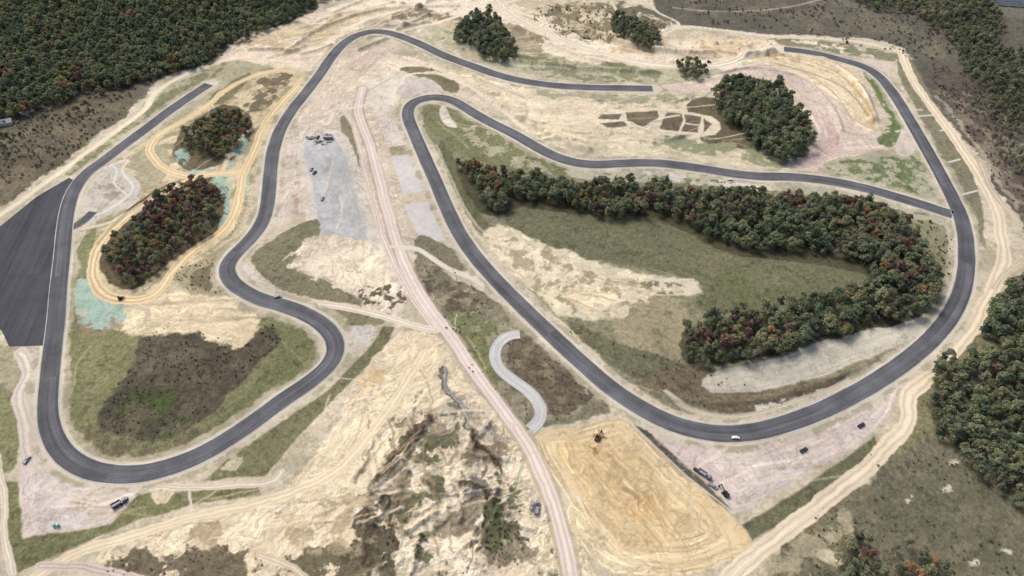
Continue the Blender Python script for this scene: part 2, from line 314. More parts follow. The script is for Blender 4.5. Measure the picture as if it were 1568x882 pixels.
S([(410,448),(450,460),(520,470),(580,482),(640,500),(665,505)],6,(226,213,194),warp=.8)
A([(480,470),(560,480),(590,492),(560,500),(520,505),(500,490)],(144,138,107),veg=.9,warp=2)
A([(515,510),(545,498),(575,500),(560,525),(530,545)],(210,204,194),warp=2)
A([(640,395),(700,430),(755,458),(800,495),(870,560),(935,622),(900,642),(830,655),(805,660),(770,628),(720,560),(672,500),(635,440)],(136,129,106),warp=3,veg=.9,var=1)
A([(640,395),(700,430),(755,458),(800,495),(870,560),(935,622),(830,655),(770,628),(672,500)],(168,158,132),warp=3,veg=.7,thr=.56,ns=9,a=.8)
A([(640,400),(720,440),(760,480),(720,500),(660,470)],(110,99,82),thr=.54,ns=6,warp=5,veg=1)
A([(690,480),(760,500),(765,600),(810,650),(780,640),(720,560)],(126,128,90),veg=1,warp=3,thr=.40,ns=10)
A([(790,515),(830,525),(890,590),(890,620),(850,635),(830,600),(790,575),(775,545)],(116,104,86),warp=3,veg=1,var=1.2)
A([(790,515),(830,525),(890,590),(850,635),(830,600),(775,545)],(146,134,108),warp=3,veg=1,var=1,thr=.55,ns=7,a=.8)
A([(850,560),(910,600),(935,625),(890,625),(860,600)],(108,99,82),thr=.45,ns=7,warp=4,veg=1)
S([(600,378),(640,382),(680,408),(730,430),(770,458),(800,490)],4.5,(226,216,200),ruts=.08,warp=.8)
# right loop infield
A([(640,165),(700,168),(760,195),(850,252),(950,262),(1100,275),(1300,300),(1445,340),(1462,400),(1450,455),(1405,515),(1300,575),(1200,622),(1120,642),(1050,632),(990,602),(930,560),(860,490),(780,412),(730,350),(690,270)],(146,141,113),warp=2,veg=.9,var=.9)
A([(700,300),(780,412),(930,560),(1120,642),(1300,575),(1060,560),(900,500),(780,380)],(172,163,136),warp=4,veg=.7,thr=.57,ns=11,a=.8)
A([(640,165),(700,170),(770,205),(850,248),(900,262),(880,270),(780,258),(700,235),(660,200)],(134,134,98),warp=3,veg=.9)
A([(680,160),(690,180),(700,195),(680,190),(672,170)],(222,215,198),warp=1)
A([(690,185),(760,205),(840,250),(920,268),(800,262),(720,225)],(186,180,150),thr=.5,ns=8,warp=4,veg=.6)
A([(880,258),(1100,272),(1250,285),(1420,325),(1440,345),(1330,318),(1200,292),(1060,280),(900,276)],(190,184,160),warp=2,veg=.5)
A([(980,262),(1070,262),(1200,282),(1190,292),(1050,280)],(214,207,194),warp=3,thr=.42)
A([(900,262),(1100,276),(1420,328),(1330,320),(1060,284)],(130,132,96),warp=2,veg=.9,thr=.56,ns=7)
A([(670,215),(700,245),(740,330),(760,350),(735,350),(700,300)],(116,113,86),warp=3,veg=1)
S([(668,222),(690,270),(712,318),(745,360),(790,402)],2,(190,182,154),veg=.4)
A([(775,330),(800,312),(930,325),(1000,332),(1060,358),(1120,388),(1200,393),(1290,405),(1335,425),(1280,445),(1200,472),(1110,482),(1065,470),(1060,430),(960,405),(850,385),(790,360)],(121,119,92),warp=2,veg=1,var=.4)
A([(860,345),(1000,350),(1150,400),(1250,420),(1150,450),(1080,420),(950,385)],(129,124,95),thr=.48,ns=34,warp=6,veg=1,var=.4,a=.8,soft=.1)
A([(1100,400),(1300,415),(1260,440),(1150,470),(1090,450)],(117,119,85),thr=.48,ns=22,warp=6,veg=1,var=.4,soft=.1)
for o in range(6): S([(800+o*6,330+o*9),(950+o*5,345+o*13),(1090,400+o*9),(1250-o*4,415+o*6)],2.2,random.choice([(132,128,98),(112,112,84)]),edge=1.2,warp=4,a=.45,veg=1,ruts=0)
A([(740,352),(775,345),(830,372),(930,405),(1000,425),(1062,425),(1066,452),(1010,455),(975,480),(900,490),(860,478),(800,430),(760,395)],(214,202,173),warp=6,edge=1.5,grain=.25,ang=-20)
A([(760,355),(900,400),(1000,430),(960,460),(890,480),(820,430)],(231,216,186),thr=.5,ns=12,warp=6,grain=.2)
A([(740,352),(830,372),(930,405),(1000,425),(1010,455),(900,490),(800,430)],(164,152,122),thr=.58,ns=8,warp=6,veg=.5,a=.8)
A([(850,440),(900,425),(950,440),(940,470),(880,480)],(233,214,180),warp=6,thr=.4,grain=.3)
A([(980,428),(1062,425),(1066,452),(1010,452)],(216,206,182),warp=1.5,sm=False)
A([(980,430),(1050,436),(1040,448),(1000,450)],(140,130,102),thr=.5,ns=5,warp=3,veg=.8)
A([(960,460),(1050,460),(1045,540),(1000,560),(940,510)],(166,155,126),warp=5,veg=.7,thr=.42,ns=12)
A([(865,490),(960,530),(1040,555),(1090,560),(1090,600),(1000,585),(930,555)],(120,116,90),warp=4,veg=1,var=1)
BERM([(1095,566),(1190,548),(1290,508),(1370,482)],2.5,1.8); BERM([(1000,600),(1080,618),(1200,605),(1330,560)],3,1.8)
A([(1030,560),(1090,568),(1095,598),(1180,596),(1290,570),(1400,520),(1420,520),(1330,575),(1230,612),(1120,632),(1040,612),(980,585)],(130,118,96),warp=3,veg=1,var=1,grain=.2,conc=1)
A([(1088,572),(1180,552),(1280,515),(1365,487),(1435,480),(1405,512),(1310,556),(1200,592),(1090,600)],(200,194,177),warp=2,grain=.14,conc=1)
S([(1020,600),(1060,628),(1130,638),(1220,615),(1320,575)],4,(200,191,168),warp=1)
A([(1150,620),(1240,600),(1300,580),(1320,585),(1230,625),(1170,640)],(216,208,197),thr=.5,ns=7,warp=5)
A([(1395,338),(1440,345),(1455,400),(1450,440),(1430,400),(1425,365)],(148,143,113),veg=.9,warp=2)
S([(1448,340),(1458,380),(1455,440)],4,(192,186,165),veg=.4)
A([(700,260),(740,260),(800,280),(870,290),(960,285),(1060,295),(1150,300),(1310,305),(1380,330),(1420,400),(1432,450),(1420,480),(1330,505),(1250,525),(1150,550),(1050,555),(1045,510),(1100,488),(1200,475),(1280,448),(1330,425),(1290,412),(1200,398),(1120,390),(1060,362),(1000,335),(930,330),(870,325),(800,318),(765,330),(730,320)],(92,88,66),veg=1,warp=3)
# right outside
S([(1378,75),(1400,125),(1450,195),(1500,270),(1528,330),(1535,400),(1515,450),(1490,500),(1440,560),(1395,605),(1388,650),(1345,700),(1270,762),(1205,812),(1140,862),(1090,920)],10,(231,215,187),warp=2,ruts=.10)
S([(1440,150),(1490,215),(1530,275),(1560,320)],5,(196,182,162),warp=6,a=.6)
S([(1500,250),(1525,300),(1560,340)],6,(208,191,170))
S([(1560,400),(1520,440)],5,(210,197,172))
A([(1500,510),(1530,490),(1568,490),(1560,530),(1500,540),(1460,560)],(130,126,96),veg=1,warp=4)
A([(1395,610),(1500,520),(1520,540),(1440,610),(1440,640),(1410,680),(1330,730),(1390,660)],(138,132,100),veg=1,warp=4)
# run-off right
A([(975,640),(1050,672),(1120,684),(1200,668),(1290,632),(1375,585),(1362,625),(1330,668),(1260,712),(1190,752),(1130,783),(1110,765),(1060,720),(1000,680)],(214,200,191),warp=1.5,grain=.2,conc=1)
A([(1150,700),(1200,690),(1250,710),(1180,745),(1140,740)],(226,219,212),thr=.5,ns=9,warp=6)
A([(1050,690),(1300,650),(1330,660),(1180,750),(1100,740)],(204,186,174),thr=.57,ns=9,warp=6,a=.6)
A([(1135,803),(1230,748),(1340,668),(1348,690),(1250,765),(1152,826)],(120,117,90),warp=1,veg=1,sm=False)
A([(962,650),(985,655),(1060,722),(1110,770),(1120,782),(1105,778),(1040,725)],(104,98,82),warp=2,veg=1,sm=False,thr=.3)
S([(968,650),(1050,728),(1124,786)],1.0,(210,206,200),sm=False,warp=.1,ruts=0,late=True)
S([(1180,680),(1220,720)],1.2,(190,172,172),ruts=0)
# southern dirt
A([(600,515),(640,508),(672,520),(720,590),(790,665),(825,720),(860,800),(880,930),(340,930),(150,860),(230,815),(330,785),(420,760),(480,700),(545,600)],(228,210,179),warp=4,grain=.28,ang=60,h=.8)
A([(200,820),(420,765),(560,640),(640,600),(700,700),(600,860),(300,850)],(210,191,157),warp=6,grain=.2,ang=50,thr=.55,ns=16,h=.8,a=.7)
A([(560,600),(640,520),(665,540),(650,620),(600,700),(540,760),(450,790),(480,720)],(234,216,181),warp=5,grain=.28,ang=55,h=.5,thr=.4,ns=20)
A([(548,582),(585,562),(592,575),(560,598)],(222,196,152),warp=4)
A([(640,600),(700,600),(780,680),(830,770),(850,870),(700,900),(560,900),(560,800),(600,700)],(208,194,169),thr=.42,ns=14,warp=8,h=2.0,var=1.1,grain=.3,ang=70)
A([(600,640),(700,620),(800,720),(840,860),(820,900),(560,900),(540,800)],(236,223,200),thr=.55,ns=11,warp=8,h=2,var=1,seed=15,a=.7)
A([(600,640),(700,620),(800,720),(840,860),(820,900),(560,900),(540,800)],(140,127,106),thr=.58,ns=15,warp=8,veg=.7,seed=3,h=1.5,var=1.3,a=.85)
A([(600,640),(700,620),(800,720),(840,860),(820,900),(560,900),(540,800)],(116,114,86),thr=.635,ns=12,warp=8,veg=.9,seed=5,h=1)
A([(545,790),(600,765),(612,800),(600,850),(560,880),(540,850)],(108,99,80),warp=7,veg=.9,thr=.38,ns=7)
A([(740,770),(765,765),(775,810),(765,850),(742,830)],(96,98,70),warp=4,veg=1)
A([(655,735),(675,730),(680,760),(660,765)],(110,108,84),warp=4,veg=1)
A([(700,735),(740,730),(760,760),(720,765)],(120,118,114),warp=5,thr=.42,ns=5)
for k in range(34):
    u=random.uniform(560,800);v=random.uniform(620,830);a=math.radians(random.uniform(50,130));pts=[]
    for j in range(6):
        pts.append((u,v)); a+=random.uniform(-.5,.5); u+=math.cos(a)*13; v+=math.sin(a)*11
    S(pts,random.uniform(.8,1.8),random.choice([(148,132,106),(126,112,92),(168,152,122)]),edge=.5,warp=3,ruts=0,a=.7)
for k in range(26):
    a=random.uniform(560,800); b_=random.uniform(640,840)
    BERM([(a,b_),(a+random.uniform(-30,30),b_+random.uniform(10,40)),(a+random.uniform(-40,40),b_+random.uniform(40,60))],1.6,random.uniform(.8,2.4))
A([(180,850),(300,838),(400,850),(470,880),(440,915),(180,915)],(122,110,90),warp=6,veg=.9,thr=.42,ns=11)
A([(440,850),(560,838),(640,870),(640,915),(470,915)],(118,110,86),warp=6,veg=.9,thr=.48,ns=10)
A([(230,815),(420,775),(560,760),(560,850),(300,840)],(176,158,126),warp=6,thr=.6,ns=10,h=.6,a=.8)
S([(40,895),(110,850),(200,822),(290,792),(400,768),(480,742),(540,700),(600,620),(650,540)],6.5,(235,218,185),warp=1.6,ruts=.08,a=.9)
S([(60,868),(120,868),(180,880),(260,900)],5,(212,194,182))
S([(400,850),(450,870),(480,900)],4,(218,202,174),warp=4)
# graded pad
A([(818,672),(880,655),(950,640),(985,668),(1060,740),(1150,828),(1130,850),(1070,875),(960,880),(905,830),(870,760)],(225,203,163),warp=2,grain=.4,conc=1,edge=1)
A([(850,690),(940,665),(985,700),(1050,780),(1060,820),(990,850),(930,810),(880,740)],(214,187,141),warp=5,edge=5,a=.75,grain=.35,ang=-55)
A([(900,700),(960,690),(1010,760),(1000,800),(930,770)],(200,169,122),warp=6,edge=2,a=.6,grain=.35,ang=-55,thr=.46,ns=16)
A([(905,665),(925,660),(935,680),(915,695)],(158,130,94),warp=6,edge=1,thr=.45,ns=4)
S([(955,745),(968,752),(975,760)],3,(184,156,118),warp=4,ruts=0)
A([(880,770),(930,830),(1000,868),(960,880),(900,850),(870,800)],(229,210,173),warp=3,grain=.35,conc=1)
A([(1060,740),(1130,800),(1150,830),(1120,830),(1060,770)],(226,201,158),warp=3)
for k in range(14):
    u=random.uniform(880,1020);v=random.uniform(690,800)
    S([(u,v),(u+22,v+26),(u+40+random.uniform(-8,8),v+56)],random.uniform(.7,1.3),random.choice([(178,146,104),(238,220,185),(190,160,116)]),edge=.4,warp=.6,a=.5,ruts=0,late=True)
for o in (0,5,11,17,24): S([(835+o,690),(885+o,775-o*.4),(930+o,830-o*.5),(990,862-o),(1060,860-o),(1120-o,835-o),(1090-o,790-o)],.9,random.choice([(192,166,124),(238,221,188)]),edge=.4,warp=1.5,a=.45,ruts=0,late=True)
A([(1230,810),(1330,740),(1300,820),(1280,870),(1180,880)],(132,124,100),veg=1,warp=5)
A([(1180,840),(1300,780),(1300,870),(1180,890)],(186,174,144),veg=.6,warp=5,thr=.56,ns=9,a=.8)
A([(1250,845),(1290,848),(1285,865),(1255,860)],(220,208,180),warp=3)
for u,v,s in [(1392,770,7),(1448,750,9),(1494,862,8),(1462,712,7),(1545,845,6)]:
    A([(u-s,v-s*.5),(u+s,v-s*.7),(u+s*.8,v+s*.6),(u-s*.8,v+s*.5)],(208,200,180),warp=5,edge=.8,thr=.35,ns=4)
A([(1500,0),(1545,0),(1568,15),(1640,20),(1640,-45),(1490,-45)],(118,114,102),veg=1)
# trenches, ditch and creek
for q,w_ in (([(655,636),(640,665),(618,695),(598,715),(580,738)],5.5),([(562,782),(570,800),(556,830),(560,862)],4.5),([(612,770),(602,800),(606,830)],3),([(640,655),(622,690)],6),([(715,655),(742,692),(762,725)],3.5),([(700,742),(735,748),(752,765)],3.5)):
    S(q,w_,(104,90,72),edge=1,warp=5,veg=.6,ruts=0,a=.85)
    S(q,w_*.4,(74,64,52),edge=.6,warp=5,veg=.6,ruts=0,a=.9); BERM([(u+5,v) for u,v in q],2.2,1.8)
S([(672,565),(680,590),(700,625),(715,655)],5,(152,148,143),warp=6,ruts=.3,late=False)
S([(669,562),(676,588),(696,625),(712,658)],1.6,(100,94,86),warp=5,ruts=0)
S([(690,600),(720,640),(770,680)],3,(158,154,147),warp=5,a=.6)
# wandering tyre tracks
for reg,n,fl in [((600,560,200,120),12,None),((430,60,180,40),30,-25),((880,70,330,50),50,-15),((960,180,240,60),20,-10),((700,640,160,200),12,None),((400,790,260,50),24,-20),((560,680,90,120),20,-60),((1150,720,120,40),14,-20),((110,770,60,30),10,0),((1220,160,100,70),14,50),((280,480,100,25),12,0),((900,440,100,30),12,20),((540,330,60,120),16,75),((740,150,110,60),14,30),((510,140,80,60),12,-60),((260,250,150,140),14,-50)]:
    cu,cv,ru,rv=reg
    for k in range(n):
        u=cu+random.uniform(-ru,ru)*.7; v=cv+random.uniform(-rv,rv)*.7; pts=[]
        a=random.uniform(0,6.28) if fl is None else math.radians(fl+random.uniform(-14,14)); cur=random.uniform(-.18,.18)
        for j in range(5):
            pts.append((u,v)); a+=random.uniform(-.12,.12)+(cur if fl is None else cur*.5); u+=math.cos(a)*20; v+=math.sin(a)*13
        S(pts,random.uniform(.9,2.2),random.choice([(244,233,212),(196,176,142),(238,222,196),(184,166,136)]),edge=.5,warp=1,a=random.uniform(.3,.7),ruts=0)
print("layers",time.time()-T0)
bare=np.clip(1-V*1.4,0,1)*(1-PAV)
xx=X+W1x*18; yy=Y+W1y*18
rid=1-np.abs(2*fbm(xx,yy,11,70,4,.6)-1); C*=(1-.10*bare*sstep(.92,.985,rid))[:,None]
rid2=1-np.abs(2*fbm(xx,yy,5,74,3,.6)-1); C*=(1-.05*bare*sstep(.92,.98,rid2))[:,None]
tf=sstep(.62,.72,fbm(X,Y,1.7,80,3,.75)*.55+fbm(X,Y,15,81,3)*.5)*(1-PAV)*.30
tuft=rgb((134,124,94)); C[:]=C*(1-(tf*bare)[:,None])+tuft*(tf*bare)[:,None]
cr=sstep(.56,.70,fbm(X,Y,9,83,4,.6))*bare*.14; C[:]=C*(1-cr[:,None])+rgb((244,234,214))*cr[:,None]
vg=np.clip(V,0,1); C*=(1+vg*(fbm(X,Y,1.3,85,2)-.5)*.36)[:,None]; C*=(1-vg*.16*sstep(.60,.68,fbm(X,Y,4,86,4,.7)))[:,None]
st=vg*.12*sstep(.60,.68,fbm(X,Y,5,88,4,.7)); C[:]=C*(1-st[:,None])+rgb((168,158,124))*st[:,None]
C*=(1-.06*vg)[:,None]; C[:,0]*=1-.012*vg
for (pts,w_,col,kw) in LATE: S(pts,w_,col,**kw)
print("late",time.time()-T0)
# ---------------------------------------------------------------- tracks
TRACKS={
'a':[(322,128),(300,142),(262,168),(225,196),(190,222),(160,245),(133,265),(114,290),(104,318),(99,350),(95,395),(90,440),(86,490),(80,540),(75,590),(73,630),(78,660),(92,688),(115,709),(150,723),(200,727),(250,718),(300,700),(345,675),(390,645),(430,615),(470,588),(500,563),(514,540),(511,517),(494,497),(465,480),(430,467),(400,459),(375,447),(355,432),(347,413),(355,395),(377,373),(396,350),(407,325),(412,290),(415,255),(420,225),(431,195),(450,165),(470,140),(489,115),(506,90),(523,70),(545,55),(575,48),(605,53),(640,66),(680,85),(720,100),(760,114),(800,124),(850,131),(900,134),(950,135),(1002,136)],
'b':[(1198,75),(1245,81),(1290,92),(1325,103),(1350,121),(1371,148),(1392,182),(1415,222),(1440,267),(1462,310),(1475,345),(1480,385),(1477,430),(1462,472),(1435,510),(1395,547),(1350,579),(1300,608),(1250,632),(1200,650),(1150,662),(1100,664),(1050,655),(1010,640),(970,618),(930,590),(890,555),(850,518),(810,480),(770,440),(735,402),(705,360),(685,320),(668,280),(650,240),(635,205),(625,180),(628,162),(645,152),(670,149),(695,155),(720,170),(750,187),(790,207),(830,230),(865,245),(905,252),(960,250),(1010,250),(1060,256),(1110,264),(1160,270),(1210,271),(1260,276),(1310,285),(1360,298),(1410,313),(1462,330)]}
TW=12.0
tr={}
for k,p in TRACKS.items():
    tr[k]=catmull(PP(p),False,6)
def shoulder(p,w,col,edge,warp,a=1,veg=0,thr=None):
    idx=bsel(p,w+6)
    x=X[idx]+WX[idx]*warp; y=Y[idx]+WY[idx]*warp
    d=segd(x,y,p[::2],False)
    m=(1-sstep(w/2-edge,w/2+edge,d))*a
    k=np.nonzero(m>0.003)[0]; idx=idx[k]; m=m[k]
    if thr: m=m*sstep(thr-.05,thr+.05,fbm(X[idx],Y[idx],9,90,4,.65))
    blend(idx,m,col,veg,.6,None,0)
for k in tr:
    shoulder(tr[k],TW+12,(204,193,172),1.5,5,.75)
    shoulder(tr[k],TW+12,(150,144,113),1.5,5,.55,veg=.6,thr=.53)
    shoulder(tr[k],TW+4.5,(212,203,185),.8,1.2,.9)
    idx=bsel(tr[k],30); d=segd(X[idx],Y[idx],tr[k][::3],False)
    f=sstep(7,16,d); HA[idx]*=f; ZB[idx]*=f
KART=PP([(800,512),(782,512),(764,524),(757,540),(762,562),(785,582),(808,598),(824,616),(830,634),(822,650),(808,660)])
kart=catmull(KART,False,6)
PADP=[(-90,425),(0,347),(55,302),(106,272),(112,276),(98,310),(92,350),(86,440),(76,500),(67,529),(14,531),(2,505),(-90,520)]
Z=(fbm(X,Y,12,40,6,.6)-.5)*3.2*HA+ZB
Z[(Y>1000)|(Y<120)]=0
me=bpy.data.meshes.new("terrain")
co=np.stack([X,Y,Z.astype(np.float32)],1).astype(np.float32)
ii=(np.arange(NR-1)[:,None]*NC+np.arange(NC-1)[None,:]).ravel()
quads=np.stack([ii,ii+1,ii+NC+1,ii+NC],1).astype(np.int32)
me.vertices.add(N); me.vertices.foreach_set("co",co.ravel())
me.loops.add(quads.size); me.loops.foreach_set("vertex_index",quads.ravel())
me.polygons.add(len(quads)); me.polygons.foreach_set("loop_start",np.arange(0,quads.size,4,dtype=np.int32))
me.polygons.foreach_set("use_smooth",np.ones(len(quads),bool))
me.update(calc_edges=True)
K=0.80
Cc=np.clip(C,0.02,.97)
LIN=np.where(Cc<=.04045,Cc/12.92,((Cc+.055)/1.055)**2.4)*K
LIN=np.concatenate([LIN,np.clip(V,0,1)[:,None]],1).astype(np.float32)
at=me.color_attributes.new("soil","FLOAT_COLOR","POINT"); at.data.foreach_set("color",LIN.ravel())
ground=bpy.data.objects.new("ground",me); scene.collection.objects.link(ground)
print("mesh",time.time()-T0)
# ---------------------------------------------------------------- materials
def newmat(n):
    m=bpy.data.materials.new(n); m.use_nodes=True; nt=m.node_tree
    b=nt.nodes["Principled BSDF"]; b.inputs["Roughness"].default_value=.95; b.inputs["Specular IOR Level"].default_value=.15
    return m,nt,b
def noise(nt,vec,scale,detail=4,rough=.6):
    n=nt.nodes.new("ShaderNodeTexNoise"); n.inputs["Scale"].default_value=scale; n.inputs["Detail"].default_value=detail; n.inputs["Roughness"].default_value=rough
    nt.links.new(vec,n.inputs["Vector"]); return n.outputs["Fac"]
def mrange(nt,s,a,b,c,d):
    n=nt.nodes.new("ShaderNodeMapRange"); nt.links.new(s,n.inputs[0])
    for i,v in enumerate((a,b,c,d)): n.inputs[i+1].default_value=v
    return n.outputs[0]
def math_(nt,op,a,b,c=None):
    n=nt.nodes.new("ShaderNodeMath"); n.operation=op
    for i,v in enumerate((a,b,c)):
        if v is None: continue
        if isinstance(v,(int,float)): n.inputs[i].default_value=v
        else: nt.links.new(v,n.inputs[i])
    return n.outputs[0]
def vscale(nt,c,f):
    n=nt.nodes.new("ShaderNodeVectorMath"); n.operation='SCALE'
    nt.links.new(c,n.inputs[0]); 
    if isinstance(f,(int,float)): n.inputs["Scale"].default_value=f
    else: nt.links.new(f,n.inputs["Scale"])
    return n.outputs[0]
m,nt,b=newmat("ground_soil")
a_=nt.nodes.new("ShaderNodeAttribute"); a_.attribute_name="soil"
g=nt.nodes.new("ShaderNodeNewGeometry"); pos=g.outputs["Position"]
n1=noise(nt,pos,.9,5,.75); n2=noise(nt,pos,.22,4,.65)
veg=a_.outputs["Alpha"]
f1=mrange(nt,n1,.3,.7,-1,1); f2=mrange(nt,n2,.3,.7,-1,1)
amp1=math_(nt,'MULTIPLY_ADD',veg,.18,.07)
amp2=math_(nt,'MULTIPLY_ADD',veg,.08,.03)
tot=math_(nt,'ADD',math_(nt,'MULTIPLY',f1,amp1),math_(nt,'MULTIPLY',f2,amp2))
nt.links.new(vscale(nt,a_.outputs["Color"],math_(nt,'ADD',tot,1.0)),b.inputs["Base Color"])
bp=nt.nodes.new("ShaderNodeBump"); bp.inputs["Strength"].default_value=.6; bp.inputs["Distance"].default_value=.6
nt.links.new(n1,bp.inputs["Height"]); nt.links.new(bp.outputs[0],b.inputs["Normal"])
me.materials.append(m)
def asphalt(n,col,patch=.25,seg=.1):
    m,nt,b=newmat(n)
    g=nt.nodes.new("ShaderNodeNewGeometry"); pos=g.outputs["Position"]
    at=nt.nodes.new("ShaderNodeAttribute"); at.attribute_name="lane"
    f=math_(nt,'ADD',mrange(nt,noise(nt,pos,.05,4,.6),.3,.7,1-patch,1+patch),mrange(nt,noise(nt,pos,.7,5,.7),.3,.7,-.14,.14))
    n3=noise(nt,at.outputs["Vector"],1.0,3,.6)
    f=math_(nt,'MULTIPLY',f,mrange(nt,n3,.3,.7,.76,1.24))
    mp=nt.nodes.new("ShaderNodeVectorMath"); mp.operation='MULTIPLY'; nt.links.new(at.outputs["Vector"],mp.inputs[0]); mp.inputs[1].default_value=(.45,.8,1)
    fl=nt.nodes.new("ShaderNodeVectorMath"); fl.operation='FLOOR'; nt.links.new(mp.outputs[0],fl.inputs[0])
    wn=nt.nodes.new("ShaderNodeTexWhiteNoise"); nt.links.new(fl.outputs[0],wn.inputs["Vector"])
    f=math_(nt,'MULTIPLY',f,mrange(nt,wn.outputs["Value"],0,1,1-seg,1+seg))
    rgbn=nt.nodes.new("ShaderNodeRGB"); rgbn.outputs[0].default_value=(*col,1)
    nt.links.new(vscale(nt,rgbn.outputs[0],f),b.inputs["Base Color"]); b.inputs["Roughness"].default_value=.85
    return m
M_ASPH=asphalt("racetrack_asphalt",(.098,.099,.109),.26,.20)
M_PAD=asphalt("paddock_asphalt",(.056,.057,.067),.16,.12)
M_CONC=asphalt("kerb_concrete",(.42,.40,.37),.3,.2)
M_GREY=asphalt("grey_concrete",(.45,.445,.43),.1,.06)
def ribbon(name,p,w,z,mat,off=0.0,cols=5,thick=0.0):
    d=np.r_[0,np.cumsum(np.hypot(*np.diff(p,axis=0).T))]
    n=max(int(d[-1]/3),4); t=np.linspace(0,d[-1],n)
    x=np.interp(t,d,p[:,0]);y=np.interp(t,d,p[:,1])
    k=np.ones(5)/5
    xp=np.convolve(np.pad(x,2,'edge'),k,'valid');yp=np.convolve(np.pad(y,2,'edge'),k,'valid')
    tx=np.gradient(xp);ty=np.gradient(yp);L=np.hypot(tx,ty);nx=-ty/L;ny=tx/L
    vs=[];lane=[]
    prof=[(s,z) for s in np.linspace(-w/2,w/2,cols)]
    if thick: prof=[(-w/2,0.0)]+prof+[(w/2,0.0)]
    for i in range(n):
        for s,zz in prof:
            vs.append((xp[i]+nx[i]*(s+off),yp[i]+ny[i]*(s+off),zz)); lane.append((s*.55,t[i]*.012,0))
    c=len(prof)
    fs=[(i*c+j,(i+1)*c+j,(i+1)*c+j+1,i*c+j+1) for i in range(n-1) for j in range(c-1)]
    me=bpy.data.meshes.new(name); me.from_pydata(vs,[],[f[::-1] for f in fs]); 
    a=me.attributes.new("lane","FLOAT_VECTOR","POINT"); a.data.foreach_set("vector",np.array(lane,np.float32).ravel())
    me.materials.append(mat); ob=bpy.data.objects.new(name,me); scene.collection.objects.link(ob); return ob
for i,k in enumerate(tr):
    r=ribbon("racetrack",tr[k],TW,.10+i*.006,M_ASPH)
    for s in(-1,1):
        kb=ribbon("kerb",tr[k],.6,.16,M_CONC,off=s*(TW/2+.3),cols=2,thick=1); kb.parent=r
def slab(name,pts,z,mat):
    p=PP(pts); me=bpy.data.meshes.new(name); n=len(p)
    vs=[(x,y,z) for x,y in p]+[(x,y,-.3) for x,y in p]
    me.from_pydata(vs,[],[tuple(range(n))]+[(i,i+n,(i+1)%n+n,(i+1)%n) for i in range(n)])
    import bmesh
    bm=bmesh.new();bm.from_mesh(me);bmesh.ops.recalc_face_normals(bm,faces=bm.faces);bm.to_mesh(me);bm.free()
    a=me.attributes.new("lane","FLOAT_VECTOR","POINT"); a.data.foreach_set("vector",np.array([(x*.28+y*.05,y*.010,0) for x,y,_ in vs],np.float32).ravel())
    me.materials.append(mat); ob=bpy.data.objects.new(name,me); scene.collection.objects.link(ob); return ob
slab("parking_lot",PADP,.08,M_PAD)
kr=ribbon("access_road",kart,7,.12,M_GREY)
for s in(-1,1):
    kb=ribbon("kerb",kart,.6,.22,M_CONC,off=s*3.8,cols=2,thick=1); kb.parent=kr
ribbon("service_road",catmull(PP([(145,322),(120,345),(104,350)]),False,5),8,.085,M_ASPH)
# ---------------------------------------------------------------- trees
def leafmat(n,c1,c2):
    m,nt,b=newmat(n)
    oi=nt.nodes.new("ShaderNodeObjectInfo"); g=nt.nodes.new("ShaderNodeNewGeometry")
    mx=nt.nodes.new("ShaderNodeMix"); mx.data_type='RGBA'
    tc=nt.nodes.new("ShaderNodeTexCoord")
    nn=noise(nt,tc.outputs["Object"],.5,3)
    f=math_(nt,'ADD',math_(nt,'MULTIPLY',oi.outputs["Random"],.7),mrange(nt,nn,.3,.7,-.2,.5))
    nt.links.new(f,mx.inputs["Factor"]); mx.clamp_factor=True
    mx.inputs["A"].default_value=(*c1,1); mx.inputs["B"].default_value=(*c2,1)
    v=math_(nt,'MULTIPLY',mrange(nt,g.outputs["Random Per Island"],0,1,.75,1.25),mrange(nt,oi.outputs["Random"],0,1,.78,1.22))
    col=vscale(nt,mx.outputs["Result"],v)
    nt.links.new(col,b.inputs["Base Color"]); b.inputs["Roughness"].default_value=.9
    tl=nt.nodes.new("ShaderNodeBsdfTranslucent"); nt.links.new(col,tl.inputs[0])
    ms=nt.nodes.new("ShaderNodeMixShader"); ms.inputs[0].default_value=.38
    nt.links.new(b.outputs[0],ms.inputs[1]); nt.links.new(tl.outputs[0],ms.inputs[2])
    nt.links.new(ms.outputs[0],nt.nodes["Material Output"].inputs[0])
    return m
bark,_,bb=newmat("bark"); bb.inputs["Base Color"].default_value=(.20,.175,.145,1)
FB=1.8
SP={'oak':((.090,.112,.066),(.128,.144,.086)),'olive':((.132,.140,.082),(.168,.168,.098)),'yellow':((.20,.185,.085),(.24,.215,.10)),
'orange':((.215,.135,.075),(.26,.165,.095)),'red':((.145,.092,.080),(.19,.120,.098)),'pine':((.072,.096,.064),(.098,.120,.078)),'bare':((.16,.150,.134),(.20,.188,.168))}
protos=bpy.data.collections.new("tree_species"); names={}
